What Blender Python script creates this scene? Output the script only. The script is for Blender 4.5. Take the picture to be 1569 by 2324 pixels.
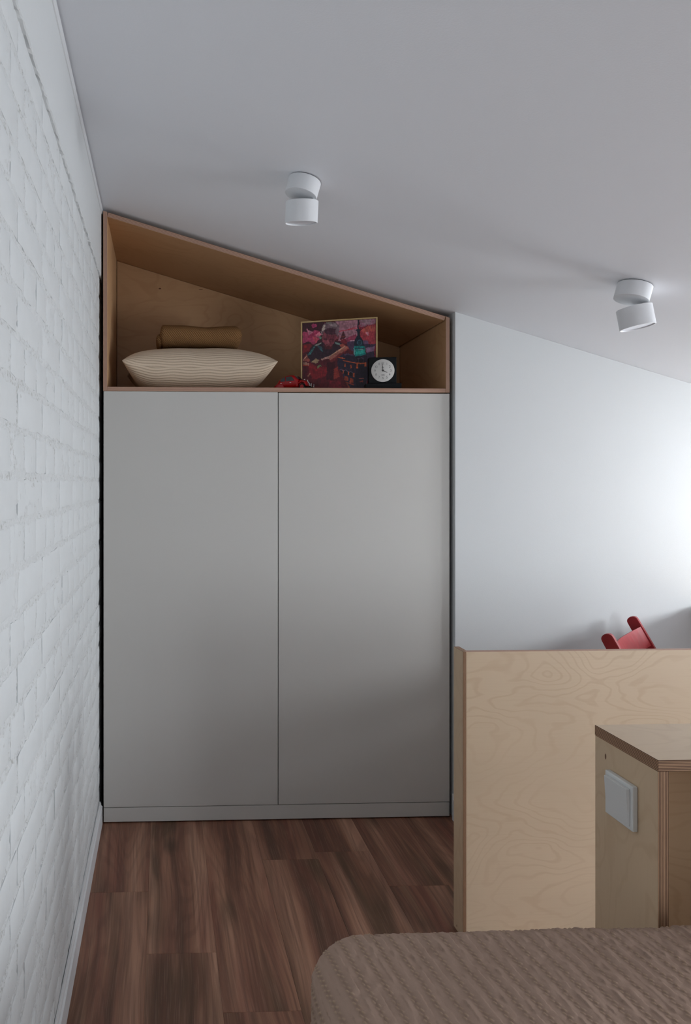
import bpy, bmesh, math, random
import numpy as np
from mathutils import Vector, Matrix

# ------------------------------------------------------------------ clear
for o in list(bpy.data.objects):
    bpy.data.objects.remove(o)
SC = bpy.context.scene
COL = SC.collection
R = math.radians
random.seed(7)

# ------------------------------------------------------------------ camera
F_PX, PPX, PPY = 1640.0, 434.6, 1098.2
CAM = Vector((.2286, -2.743, 1.2846))
YAW = .0382
cd = bpy.data.cameras.new('camera')
cam = bpy.data.objects.new('camera', cd)
COL.objects.link(cam)
cam.location = CAM
cam.rotation_euler = (math.pi / 2, 0, -YAW)
cd.sensor_fit = 'AUTO'
cd.sensor_width = 36
cd.lens = F_PX / 2324 * 36
cd.shift_x = (784.5 - PPX) / 2324
cd.shift_y = -(1162 - PPY) / 2324
cd.clip_start = .05
SC.camera = cam

# ------------------------------------------------------------------ world, daylight, exposure
SC.view_settings.view_transform = 'Standard'
SC.view_settings.look = 'None'
SC.view_settings.gamma = 1
SC.view_settings.use_curve_mapping = False
SC.view_settings.exposure = 0.03
wd = bpy.data.worlds.new('overcast_sky')
SC.world = wd
wd.use_nodes = True
wd.node_tree.nodes['Background'].inputs[0].default_value = (.72, .84, 1.0, 1)
wd.node_tree.nodes['Background'].inputs[1].default_value = 1.0

# room constants
CEIL0, CSL = 2.334, .291                  # ceiling height at x=0 and its fall per metre
def ceil(x): return CEIL0 - CSL * x
XL, XR, YB, YF = -.016, 3.20, -.02, -3.75  # left wall, right wall, wall beside wardrobe, wall behind camera
WINS = [(-1.00, -.30, .98, 1.344, 57), (-3.30, -1.90, .30, 1.28, 50)]   # windows in the right wall: y0, y1, z0, z1, watts of daylight

for wy0, wy1, wz0, wz1, watts in WINS:
    ld = bpy.data.lights.new('window_daylight', 'AREA')
    ld.shape = 'RECTANGLE'
    ld.size, ld.size_y = wy1 - wy0, wz1 - wz0
    ld.energy = watts
    ld.color = (.90, .95, 1.0)
    lo = bpy.data.objects.new('window_daylight', ld)
    COL.objects.link(lo)
    lo.location = (XR + .17, (wy0 + wy1) / 2, (wz0 + wz1) / 2)
    lo.rotation_euler = (R(90), 0, R(90))

# ------------------------------------------------------------------ pixel helpers (direction only)
def ray(x, y):
    r = (x - PPX) / F_PX; u = -(y - PPY) / F_PX
    return Vector((r * math.cos(YAW) + math.sin(YAW), -r * math.sin(YAW) + math.cos(YAW), u))
def on(x, y, ax, v):
    d = ray(x, y); return CAM + d * ((v - CAM[ax]) / d[ax])

# ------------------------------------------------------------------ materials
def srgb(r, g, b):
    f = lambda c: (c / 255 / 12.92) if c / 255 <= .04045 else ((c / 255 + .055) / 1.055) ** 2.4
    return (f(r), f(g), f(b), 1)

class NT:
    def __init__(s, name, rough=.5, spec=.5):
        s.m = bpy.data.materials.new(name); s.m.use_nodes = True
        s.t = s.m.node_tree; s.b = s.t.nodes['Principled BSDF']
        s.b.inputs['Roughness'].default_value = rough
        s.b.inputs['Specular IOR Level'].default_value = spec
    def n(s, typ, **kw):
        nd = s.t.nodes.new(typ)
        for k, v in kw.items(): setattr(nd, k, v)
        return nd
    def l(s, a, b): s.t.links.new(a, b)
    def put(s, sock, v):
        if isinstance(v, bpy.types.NodeSocket): s.l(v, sock)
        elif v is not None: sock.default_value = v
    def math(s, op, a, b=None, c=None):
        nd = s.n('ShaderNodeMath', operation=op)
        s.put(nd.inputs[0], a)
        if b is not None: s.put(nd.inputs[1], b)
        if c is not None: s.put(nd.inputs[2], c)
        return nd.outputs[0]
    def vmath(s, op, a, b=None):
        nd = s.n('ShaderNodeVectorMath', operation=op)
        s.put(nd.inputs[0], a)
        if b is not None: s.put(nd.inputs[1], b)
        return nd.outputs[0]
    def noise(s, vec, scale, detail=2, rough=.5, dist=0):
        nd = s.n('ShaderNodeTexNoise')
        s.put(nd.inputs['Vector'], vec); nd.inputs['Scale'].default_value = scale
        nd.inputs['Detail'].default_value = detail; nd.inputs['Roughness'].default_value = rough
        nd.inputs['Distortion'].default_value = dist
        return nd.outputs[0]
    def ramp(s, fac, stops, interp='LINEAR'):
        nd = s.n('ShaderNodeValToRGB'); cr = nd.color_ramp; cr.interpolation = interp
        while len(cr.elements) < len(stops): cr.elements.new(.5)
        for e, (p, c) in zip(cr.elements, stops):
            e.position = p; e.color = c if len(c) == 4 else (*c, 1)
        s.l(fac, nd.inputs[0]); return nd.outputs[0]
    def mix(s, fac, a, b, mode='MIX'):
        nd = s.n('ShaderNodeMix', data_type='RGBA', blend_type=mode)
        s.put(nd.inputs[0], fac); s.put(nd.inputs[6], a); s.put(nd.inputs[7], b)
        return nd.outputs[2]
    def bump(s, h, strength=.3, dist=.01):
        nd = s.n('ShaderNodeBump'); nd.inputs['Strength'].default_value = strength
        nd.inputs['Distance'].default_value = dist
        s.l(h, nd.inputs['Height']); s.l(nd.outputs[0], s.b.inputs['Normal'])
    def color(s, c): s.put(s.b.inputs['Base Color'], c)
    def coord(s, which='Object'): return s.n('ShaderNodeTexCoord').outputs[which]
    def rnd(s): return s.n('ShaderNodeObjectInfo').outputs['Random']
    def scaled(s, vec, sc): return s.vmath('MULTIPLY', vec, sc)

G = lambda v: (v, v, v, 1)
def plain(name, col, rough=.5, spec=.5, metal=0, bump=None):
    t = NT(name, rough, spec); t.color(col); t.b.inputs['Metallic'].default_value = metal
    if bump:
        t.bump(t.noise(t.coord(), bump[0], 3, .6), bump[1], bump[2])
    return t.m

M = {}
def paint(name, col, var=.03, rough=.6, bsc=260, bst=.08):
    t = NT(name, rough, .3)
    f = t.noise(t.coord(), 2.2, 3)
    c2 = tuple(x * (1 - var) for x in col[:3]) + (1,)
    t.color(t.mix(f, c2, col)); t.bump(t.noise(t.coord(), bsc, 2), bst, .002)
    return t.m
M['wall'] = paint('white_wall_paint', (.665, .68, .685, 1))
M['ceiling'] = paint('white_ceiling_paint', (.88, .895, .935, 1), .02, .5)
M['plaster'] = paint('white_plaster', (.66, .675, .68, 1), .03, .6, 60, .15)
M['skirt'] = paint('white_skirting_lacquer', (.70, .71, .72, 1), .02, .4)

def brick_mat():
    t = NT('white_painted_brick', .55, .3)
    v = t.vmath('ADD', t.coord(), t.vmath('MULTIPLY', t.rnd(), (31, 57, 13)))
    n1 = t.noise(v, 14, 4, .6); n2 = t.noise(t.scaled(v, (1, 1, .25)), 90, 3, .6)
    base = t.mix(n1, (.62, .64, .645, 1), (.70, .715, .72, 1))
    pit = t.ramp(n2, [(.70, G(0)), (.76, G(1))])
    t.color(t.mix(t.math('MULTIPLY', pit, .55), base, (.40, .40, .39, 1)))
    t.bump(t.math('ADD', n1, t.math('MULTIPLY', n2, .25)), .22, .006)
    return t.m
def mortar_mat():
    t = NT('white_painted_mortar', .7, .2)
    v = t.coord()
    n1 = t.noise(v, 55, 5, .65); n2 = t.noise(v, 130, 4, .65); n3 = t.noise(v, 6, 2)
    pit = t.math('MULTIPLY', t.ramp(n2, [(.55, G(0)), (.60, G(1))]), t.ramp(n3, [(.36, G(0)), (.56, G(1))]))
    base = t.mix(n1, (.58, .595, .60, 1), (.70, .71, .71, 1))
    t.color(t.mix(t.math('MULTIPLY', pit, .75), base, (.38, .38, .36, 1)))
    t.bump(n1, .8, .006)
    return t.m
M['brick'] = brick_mat(); M['mortar'] = mortar_mat()

def floor_mat():
    t = NT('brown_laminate_oak', .42, .35)
    o = t.coord()
    off = t.vmath('MULTIPLY', t.rnd(), (7.3, 19.1, 3.7))
    v = t.vmath('ADD', o, off)
    bend = t.noise(t.scaled(v, (3, 1.4, 1)), 1.0, 1)
    cb = t.n('ShaderNodeCombineXYZ'); t.l(t.math('MULTIPLY_ADD', bend, .07, -.035), cb.inputs[0])
    vb = t.vmath('ADD', v, cb.outputs[0])
    big = t.noise(t.scaled(vb, (13, .60, 1)), 1.0, 2.5, .5, .3)
    field = t.noise(t.scaled(vb, (8, .65, 1)), 1.0, 1.2, .4, .25)
    rings = t.math('MULTIPLY_ADD', t.math('SINE', t.math('MULTIPLY', field, 120)), .5, .5)
    fine = t.noise(t.scaled(vb, (300, 6, 1)), 1, 3, .6)
    mid = t.noise(t.scaled(vb, (95, 1.5, 1)), 1, 4, .65)
    c = t.ramp(big, [(.33, srgb(90, 62, 48)), (.42, srgb(120, 80, 63)), (.50, srgb(142, 100, 79)), (.57, srgb(158, 116, 93)), (.68, srgb(176, 134, 110))])
    ol = t.noise(t.scaled(vb, (7, 1.0, 1)), 1.15, 2, .5, .5)
    c = t.mix(t.ramp(ol, [(.52, G(0)), (.66, G(.8))]), c, srgb(80, 60, 42))
    red = t.noise(t.scaled(v, (9, .8, 4)), 1.3, 2)
    c = t.mix(t.ramp(red, [(.50, G(0)), (.66, G(.55))]), c, srgb(122, 70, 56))
    c = t.mix(t.math('MULTIPLY', t.ramp(mid, [(.38, G(1)), (.55, G(0))]), .45), c, srgb(84, 56, 44))
    c = t.mix(t.math('MULTIPLY', t.ramp(rings, [(.55, G(0)), (.95, G(1))]), .22), c, srgb(82, 54, 42))
    c = t.mix(t.math('MULTIPLY', t.ramp(fine, [(.52, G(0)), (.68, G(1))]), .22), c, srgb(176, 138, 118))
    kn = t.n('ShaderNodeTexVoronoi'); t.l(t.scaled(v, (4.2, 1.9, 1)), kn.inputs['Vector']); kn.inputs['Scale'].default_value = 1.0
    k = t.ramp(t.math('ADD', kn.outputs['Distance'], t.math('MULTIPLY', mid, .12)), [(.09, G(1)), (.20, G(0))])
    c = t.mix(t.math('MULTIPLY', k, .7), c, srgb(62, 46, 34))
    t.color(c)
    t.bump(t.math('ADD', fine, mid), .10, .001)
    return t.m
M['floor'] = floor_mat()

def birch_mat(name, light, dark, lines=30, line_w=.5, warm=None, rough=.42):
    """rotary-cut birch veneer: contour lines of a smooth field; UV in metres, u along the grain"""
    t = NT(name, rough, .35)
    uv = t.coord('UV')
    v = t.vmath('ADD', uv, t.vmath('MULTIPLY', t.rnd(), (13.7, 5.1, 0)))
    f = t.noise(t.scaled(v, (2.6, 5.0, 1)), 1.0, 3.5, .36, .35)
    s = t.math('SINE', t.math('MULTIPLY', f, lines * 5.0))
    ln = t.ramp(t.math('MULTIPLY_ADD', s, .5, .5), [(.74, G(0)), (1.0, G(1))])
    amp = t.ramp(t.noise(v, 3.1, 1), [(.35, G(.15)), (.65, G(1))])
    fine = t.noise(t.scaled(v, (9, 190, 1)), 1, 3, .6)
    blot = t.noise(v, 2.6, 2)
    base = t.mix(t.ramp(blot, [(.3, G(0)), (.7, G(1))]), tuple(x * .90 for x in light[:3]) + (1,), light)
    c = t.mix(t.math('MULTIPLY', t.math('MULTIPLY', ln, amp), line_w), base, dark)
    c = t.mix(t.math('MULTIPLY', t.ramp(fine, [(.5, G(0)), (.75, G(1))]), .16), c, dark)
    t.color(c); t.bump(fine, .05, .0006)
    return t.m
M['birch'] = birch_mat('birch_plywood_face', srgb(210, 184, 152), srgb(186, 155, 122), 22, .42)
M['birch_niche'] = birch_mat('shaded_birch_face', srgb(196, 156, 116), srgb(172, 130, 92), 16, .4)  # darker, more orange birch: niche shade and warm bounce put into the colour
M['birch_panel'] = birch_mat('birch_plywood_panel', srgb(216, 193, 164), srgb(190, 160, 130), 24, .36)
def ply_edge(name, light, dark, period=.0026):
    t = NT(name, .55, .25)
    sep = t.n('ShaderNodeSeparateXYZ'); uv = t.coord('UV'); t.l(uv, sep.inputs[0])
    wob = t.noise(t.scaled(uv, (60, 9, 1)), 1, 2)
    u = t.math('ADD', sep.outputs[0], t.math('MULTIPLY', wob, .0007))
    s = t.math('SINE', t.math('MULTIPLY', u, 2 * math.pi / period))
    fib = t.noise(t.scaled(uv, (1500, 40, 1)), 1, 2, .7)
    k = t.ramp(t.math('ADD', t.math('MULTIPLY_ADD', s, .5, .5), t.math('MULTIPLY_ADD', fib, .5, -.25)), [(.30, dark), (.62, light)])
    t.color(k)
    return t.m
M['edge'] = ply_edge('plywood_edge', srgb(176, 140, 110), srgb(84, 56, 40))
M['edge_pale'] = ply_edge('plywood_edge_pale', srgb(192, 158, 138), srgb(150, 114, 96), .0042)
M['door'] = paint('matt_greige_lacquer', (.585, .57, .54, 1), .01, .5, 500, .02)
M['carcass'] = plain('dark_carcass_board', (.10, .085, .07, 1), .7)
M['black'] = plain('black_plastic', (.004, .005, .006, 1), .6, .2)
M['lampwhite'] = plain('white_powder_coat', (.80, .81, .83, 1), .5, .4)
M['lens'] = plain('frosted_lens', (.72, .73, .78, 1), .25, .6)
M['switch'] = plain('white_switch_plastic', (.68, .68, .66, 1), .35, .5)
M['chrome'] = plain('chrome', (.75, .75, .76, 1), .18, .5, 1)
M['carred'] = plain('red_car_lacquer', srgb(172, 4, 14), .3, .5)
M['glassdark'] = plain('dark_window_plastic', (.004, .003, .003, 1), .12, .7)
M['tyre'] = plain('tyre_rubber', (.012, .011, .011, 1), .8)
M['steel'] = plain('steel_rod', (.5, .5, .5, 1), .3, .5, 1)

def red_wood():
    t = NT('red_stained_beech', .38, .4)
    v = t.coord()
    f = t.noise(t.scaled(v, (6, 6, 1.6)), 2.0, 1.5)
    s = t.math('MULTIPLY_ADD', t.math('SINE', t.math('MULTIPLY', f, 75)), .5, .5)
    t.color(t.mix(t.math('MULTIPLY', s, .35), srgb(150, 34, 40), srgb(124, 22, 28)))
    return t.m
M['redwood'] = red_wood()

# ------------------------------------------------------------------ object helpers
def finish(o, parent=None, label=None, cat=None, group=None, kind=None):
    COL.objects.link(o)
    if parent is not None: o.parent = parent
    if label: o['label'] = label
    if cat: o['category'] = cat
    if group: o['group'] = group
    if kind: o['kind'] = kind
    return o
def thing(name, loc=(0, 0, 0), rz=0, label=None, cat=None, group=None, rot=None):
    o = bpy.data.objects.new(name, None)
    o.empty_display_size = .05
    o.location = loc; o.rotation_euler = rot if rot else (0, 0, rz)
    return finish(o, None, label, cat, group)
def mobj(name, bm, mats, parent=None, loc=(0, 0, 0), rot=(0, 0, 0), smooth=False, **kw):
    me = bpy.data.meshes.new(name)
    bmesh.ops.recalc_face_normals(bm, faces=bm.faces)
    bm.to_mesh(me); bm.free()
    for m in (mats if isinstance(mats, (list, tuple)) else [mats]): me.materials.append(m)
    if smooth is True:
        for p in me.polygons: p.use_smooth = True
    elif smooth:
        for p in me.polygons: p.use_smooth = True
        me.set_sharp_from_angle(angle=R(smooth))
    o = bpy.data.objects.new(name, me)
    o.location = loc; o.rotation_euler = rot
    return finish(o, parent, **kw)
def pdobj(name, V, Fc, mats, parent=None, smooth=True, **kw):
    me = bpy.data.meshes.new(name)
    me.from_pydata([tuple(map(float, v)) for v in V], [], Fc)
    for m in (mats if isinstance(mats, (list, tuple)) else [mats]): me.materials.append(m)
    if smooth:
        for p in me.polygons: p.use_smooth = True
    me.update()
    o = bpy.data.objects.new(name, me)
    return finish(o, parent, **kw)
def bbox(bm, x0, x1, y0, y1, z0, z1, bev=0, seg=1):
    m = Matrix.Translation(((x0 + x1) / 2, (y0 + y1) / 2, (z0 + z1) / 2)) @ Matrix.Diagonal((x1 - x0, y1 - y0, z1 - z0, 1))
    g = bmesh.ops.create_cube(bm, size=1, matrix=m)
    if bev:
        es = list({e for v in g['verts'] for e in v.link_edges})
        bmesh.ops.bevel(bm, geom=es, offset=bev, segments=seg, profile=.5, affect='EDGES')
    return bm
def box(name, x0, x1, y0, y1, z0, z1, mat, parent=None, bev=0, seg=1, **kw):
    return mobj(name, bbox(bmesh.new(), x0, x1, y0, y1, z0, z1, bev, seg), mat, parent, **kw)
def prism(bm, poly, axis, a0, a1):
    """2-D polygon extruded along an axis; axis y: poly=(x,z); axis z: poly=(x,y); axis x: poly=(y,z)"""
    def P(p, a): return {'y': (p[0], a, p[1]), 'z': (p[0], p[1], a), 'x': (a, p[0], p[1])}[axis]
    A = [bm.verts.new(P(p, a0)) for p in poly]; B = [bm.verts.new(P(p, a1)) for p in poly]
    bm.faces.new(A); bm.faces.new(B[::-1])
    n = len(poly)
    for i in range(n): bm.faces.new((A[i], A[(i + 1) % n], B[(i + 1) % n], B[i]))
    return bm
def cyl(bm, p0, p1, r0, r1=None, seg=32, cap=True):
    p0, p1 = Vector(p0), Vector(p1); r1 = r0 if r1 is None else r1
    q = (p1 - p0).to_track_quat('Z', 'Y')
    A = []; B = []
    for i in range(seg):
        a = 2 * math.pi * i / seg; d = q @ Vector((math.cos(a), math.sin(a), 0))
        A.append(bm.verts.new(p0 + d * r0)); B.append(bm.verts.new(p1 + d * r1))
    for i in range(seg): bm.faces.new((A[i], A[(i + 1) % seg], B[(i + 1) % seg], B[i]))
    if cap: bm.faces.new(A[::-1]); bm.faces.new(B)
    return bm
def lathe(bm, p0, axis, prof, seg=48):
    """profile of (radius, distance along axis) spun around axis from p0"""
    p0 = Vector(p0); q = Vector(axis).normalized().to_track_quat('Z', 'Y')
    rings = []
    for r, h in prof:
        if r < 1e-6: rings.append([bm.verts.new(p0 + q @ Vector((0, 0, h)))]); continue
        rings.append([bm.verts.new(p0 + q @ Vector((r * math.cos(2 * math.pi * i / seg), r * math.sin(2 * math.pi * i / seg), h))) for i in range(seg)])
    for A, B in zip(rings, rings[1:]):
        for i in range(seg):
            j = (i + 1) % seg
            if len(A) == 1 and len(B) > 1: bm.faces.new((A[0], B[i], B[j]))
            elif len(B) == 1 and len(A) > 1: bm.faces.new((A[i], A[j], B[0]))
            elif len(A) > 1: bm.faces.new((A[i], A[j], B[j], B[i]))
    return bm
def ply(name, bm, t, grain, parent, face='birch', edge='edge', loc=(0, 0, 0), rot=(0, 0, 0), bev=.0006, **kw):
    """plywood board: t = thickness axis index; faces get veneer, edges get layers; UV in metres"""
    bmesh.ops.recalc_face_normals(bm, faces=bm.faces)
    if bev: bmesh.ops.bevel(bm, geom=list(bm.edges), offset=bev, segments=1, affect='EDGES')
    uvl = bm.loops.layers.uv.new('UVMap')
    oth = [i for i in range(3) if i != t]; w = [i for i in oth if i != grain][0]
    bm.normal_update()
    for f in bm.faces:
        n = f.normal
        if abs(n[t]) > .72:
            f.material_index = 0
            for lp in f.loops: lp[uvl].uv = (lp.vert.co[grain], lp.vert.co[w])
        else:
            f.material_index = 1
            k = max(oth, key=lambda i: abs(n[i])); al = [i for i in oth if i != k][0]
            for lp in f.loops: lp[uvl].uv = (lp.vert.co[t], lp.vert.co[al])
    return mobj(name, bm, [M[face], M[edge]], parent, loc=loc, rot=rot, **kw)
def plybox(name, x0, x1, y0, y1, z0, z1, t, grain, parent, **kw):
    return ply(name, bbox(bmesh.new(), x0, x1, y0, y1, z0, z1), t, grain, parent, **kw)

def vnoise(x, y, seed=0):
    """smooth value noise in [-1,1] on numpy arrays"""
    x = np.asarray(x, float); y = np.asarray(y, float)
    xi = np.floor(x); yi = np.floor(y); fx = x - xi; fy = y - yi
    fx = fx * fx * (3 - 2 * fx); fy = fy * fy * (3 - 2 * fy)
    def h(a, b):
        v = np.sin(a * 127.1 + b * 311.7 + seed * 74.7) * 43758.5453
        return (v - np.floor(v)) * 2 - 1
    return (h(xi, yi) * (1 - fx) + h(xi + 1, yi) * fx) * (1 - fy) + (h(xi, yi + 1) * (1 - fx) + h(xi + 1, yi + 1) * fx) * fy
def grid_faces(nu, nv):
    i = np.arange(nu - 1)[:, None] * nv + np.arange(nv - 1)[None, :]
    return np.stack([i, i + nv, i + nv + 1, i + 1], -1).reshape(-1, 4).tolist()

# ================================================================== THE SETTING
def slope_prism(bm, poly, z0=0., top=None):
    """footprint extruded from z0 up to the sloping ceiling"""
    top = top or (lambda x: ceil(x))
    A = [bm.verts.new((x, y, z0)) for x, y in poly]; B = [bm.verts.new((x, y, top(x))) for x, y in poly]
    bm.faces.new(A); bm.faces.new(B[::-1]); n = len(poly)
    for i in range(n): bm.faces.new((A[i], A[(i + 1) % n], B[(i + 1) % n], B[i]))
    return bm

# floor slab and planks
floor = box('floor', XL - .1, XR + .1, YF - .1, .70, -.06, -.010, M['carcass'], kind='structure')
PW, PL = .192, 1.285
joints = {-1: -.46, 0: -.462, 1: -.765, 2: -.992, 3: -.286, 4: -.240, 5: -.462, 6: -.75, 7: -1.0, 8: -.3, 9: -.55, 10: -.8, 11: -1.05, 12: -.3, 13: -.6}
plank_meshes = {}
for k in range(0, 17):
    x0 = -.0115 + k * PW - .0001
    x1 = min(x0 + PW, XR - .002)
    x0 = max(x0, -.0115)
    cuts = [YF + .005]
    joints.setdefault(k, -.4 - .25 * (k % 4))
    ys = sorted([joints[k] - PL * i for i in range(-1, 4)])
    ys = [YF + .005] + [v for v in ys if YF + .05 < v < .55] + [.58]
    for a, b in zip(ys, ys[1:]):
        key = (round(x1 - x0, 4), round(b - a, 3))
        if key not in plank_meshes:
            bm = bbox(bmesh.new(), 0, x1 - x0, 0, b - a, -.0095, 0, .0007, 1)
            o = mobj('plank', bm, M['floor'], floor, loc=(x0, a, 0)); plank_meshes[key] = o.data
        else:
            o = bpy.data.objects.new('plank', plank_meshes[key]); o.location = (x0, a, 0); finish(o, floor)

# ceiling: one sloping slab
bm = bmesh.new()
prism(bm, [(XL - .1, ceil(XL - .1)), (XR + .1, ceil(XR + .1)), (XR + .1, ceil(XR + .1) + .06), (XL - .1, ceil(XL - .1) + .06)], 'y', YF - .1, .72)
mobj('ceiling', bm, M['ceiling'], kind='structure')

# back wall with the recess for the wardrobe: back of recess, return, face beside the wardrobe
XRET = 1.343
bm = slope_prism(bmesh.new(), [(XL - .1, .585), (XRET, .585), (XRET, YB), (XR + .1, YB), (XR + .1, .70), (XL - .1, .70)], -.005, lambda x: ceil(x) - .0005)
mobj('wall_back', bm, M['wall'], kind='structure')
# wall behind the camera
bm = slope_prism(bmesh.new(), [(XL - .1, YF), (XR + .1, YF), (XR + .1, YF - .1), (XL - .1, YF - .1)], -.005, lambda x: ceil(x) - .0005)
mobj('wall_front', bm, M['wall'], kind='structure')
# right knee wall with two window openings
bm = bmesh.new()
zt = ceil(XR + .12) - .001
ycur = YB - .001
for wy0, wy1, wz0, wz1, _ in WINS:
    bbox(bm, XR, XR + .12, wy1, ycur, -.005, zt)
    bbox(bm, XR, XR + .12, wy0, wy1, -.005, wz0); bbox(bm, XR, XR + .12, wy0, wy1, wz1, zt)
    ycur = wy0
bbox(bm, XR, XR + .12, YF, ycur, -.005, zt)
mobj('wall_right', bm, M['wall'], kind='structure')
t = NT('window_glass', .02)
tr = t.n('ShaderNodeBsdfTransparent'); gl = t.n('ShaderNodeBsdfGlossy'); gl.inputs['Roughness'].default_value = .01
mx = t.n('ShaderNodeMixShader'); mx.inputs[0].default_value = .06
t.l(tr.outputs[0], mx.inputs[1]); t.l(gl.outputs[0], mx.inputs[2])
t.l(mx.outputs[0], t.t.nodes['Material Output'].inputs[0])
for iw, (y0, y1, z0, z1, _) in enumerate(WINS):
    win = thing('window_%d' % (iw + 1), (XR + .07, (y0 + y1) / 2, z0)); win['kind'] = 'structure'
    wy = (y1 - y0) / 2; wh = z1 - z0
    bm = bmesh.new()
    for a, b, c, d in ((-wy, wy, 0, .03), (-wy, wy, wh - .03, wh), (-wy, -wy + .03, .03, wh - .03), (wy - .03, wy, .03, wh - .03)):
        bbox(bm, -.03, .03, a, b, c, d)
    mobj('window_frame', bm, M['skirt'], win)
    mw = .07 if iw == 0 else .025
    box('mullion', -.025, .025, -mw, mw, .03, wh - .03, M['skirt'], win)
    for sg in (-1, 1):
        box('pane', -.004, .004, min(sg * (mw + .001), sg * (wy - .031)), max(sg * (mw + .001), sg * (wy - .031)), .032, wh - .032, t.m, win)
    box('window_sill', -.20, -.04, -wy - .03, wy + .03, -.03, -.001, M['skirt'], win, .004, 2)

# ---------------- left wall: painted English-bond brick below a plaster layer
ZP = 2.068                                  # lower edge of the plaster
YBRK0, YBRK1 = -1.72, .58
ny, nz = 400, 330
ys = np.concatenate([np.linspace(YF, -1.75, 40, endpoint=False), np.linspace(-1.75, .06, 340, endpoint=False), np.linspace(.06, .585, 20)])
zs = np.linspace(-.005, ZP + .03, nz)
Y, Z = np.meshgrid(ys, zs, indexing='ij')
rel = .0016 * vnoise(Y * 40, Z * 60, 1) + .0013 * vnoise(Y * 95, Z * 110, 2) + .0010 * vnoise(Y * 9, Z * 12, 3)
pit = np.clip(vnoise(Y * 70, Z * 85, 5) - .62, 0, 1) * .014
Xm = XL - .0014 + .75 * rel - pit
V = np.stack([Xm, Y, Z], -1).reshape(-1, 3)
Fc = grid_faces(len(ys), nz)
# close the body of the wall
nV = len(V)
V = np.vstack([V, [[XL - .10, YF, -.005], [XL - .10, .585, -.005], [XL - .10, .585, ceil(XL)], [XL - .10, YF, ceil(XL)],
                   [XL - .012, YF, ZP + .03], [XL - .012, .585, ZP + .03], [XL - .012, .585, ceil(XL) - .001], [XL - .012, YF, ceil(XL) - .001]]])
Fc += [[nV, nV + 3, nV + 2, nV + 1], [nV + 4, nV + 5, nV + 6, nV + 7]]
wl = pdobj('wall_left', V, Fc, M['mortar'], kind='structure')

def brick_mesh(L, H, seed):
    rg = random.Random(seed)
    nL = 6 if L > .18 else 3
    per = []
    for i in range(nL): per.append([-L / 2 + L * i / nL, -H / 2])
    for i in range(2): per.append([L / 2, -H / 2 + H * i / 2])
    for i in range(nL): per.append([L / 2 - L * i / nL, H / 2])
    for i in range(2): per.append([-L / 2, H / 2 - H * i / 2])
    n = len(per)
    jit = [(rg.uniform(-.0024, .0024), rg.uniform(-.0024, .0024)) for _ in per]
    bm = bmesh.new()
    rings = []
    for inset, x in ((0, -.030), (0, -.0013), (.0040, 0.0)):
        ring = []
        for (a, b), (ja, jb) in zip(per, jit):
            sa = 1 - inset / (L / 2); sb = 1 - inset / (H / 2)
            ring.append(bm.verts.new((x + (rg.uniform(-.0006, .0004) if x > -.02 else 0), (a + ja) * sa, (b + jb) * sb)))
        rings.append(ring)
    for A, B in zip(rings, rings[1:]):
        for i in range(n): bm.faces.new((A[i], A[(i + 1) % n], B[(i + 1) % n], B[i]))
    c = bm.verts.new((.0003, 0, 0))
    T = rings[-1]
    for i in range(n): bm.faces.new((T[i], T[(i + 1) % n], c))
    return bm
CH = .0776
zc0 = 1.299                                  # bed joint seen level with the eye
rows = []
k = 0
z = zc0
lo_n = int((zc0 - .0) / CH) + 1
variants = {}
for kind, L in (('s', .2455), ('h', .1175)):
    for sd in range(5):
        bm = brick_mesh(L - .0100, CH - .0135, sd * 7 + (3 if kind == 's' else 11))
        me = bpy.data.meshes.new('brick'); bmesh.ops.recalc_face_normals(bm, faces=bm.faces); bm.to_mesh(me); bm.free()
        me.materials.append(M['brick'])
        for p in me.polygons: p.use_smooth = True
        me.set_sharp_from_angle(angle=R(50))
        variants[kind, sd] = me
rg = random.Random(5)
stuffV, stuffF = [], []
for r in range(-17, 11):
    zb = zc0 + r * CH
    zcen = zb + CH / 2
    if zcen - CH / 2 < -.03 or zcen + CH / 2 > ZP + .06: continue
    stretcher = (r % 2 == 1)                  # the course just under the eye-level joint is a stretcher course
    L = .2455 if stretcher else .1175
    ph = -1.522 if stretcher else -1.462
    n0 = int((YF - ph) / L) - 1; n1 = int((.55 - ph) / L) + 1
    for i in range(n0, n1 + 1):
        yc = ph + (i + .5) * L + rg.uniform(-.003, .003)
        if yc - L / 2 < YF + .01 or yc + L / 2 > .57: continue
        me = variants['s' if stretcher else 'h', rg.randrange(5)]
        dz = rg.uniform(-.0018, .0018); dx = rg.uniform(-.0006, .0006)
        tilt = rg.uniform(-.012, .012)
        if -1.70 < yc + L / 2 and yc - L / 2 < .045:
            o = bpy.data.objects.new('brick', me)
            o.location = (XL + dx, yc, zcen + dz); o.rotation_euler = (tilt, 0, 0)
            finish(o, wl)
        else:
            b0 = len(stuffV)
            for v in me.vertices: stuffV.append((v.co.x + XL + dx, v.co.y + yc, v.co.z + zcen + dz))
            for p in me.polygons: stuffF.append([b0 + q for q in p.vertices])
pdobj('brick_rest', stuffV, stuffF, M['brick'], wl, kind='stuff')

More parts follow.
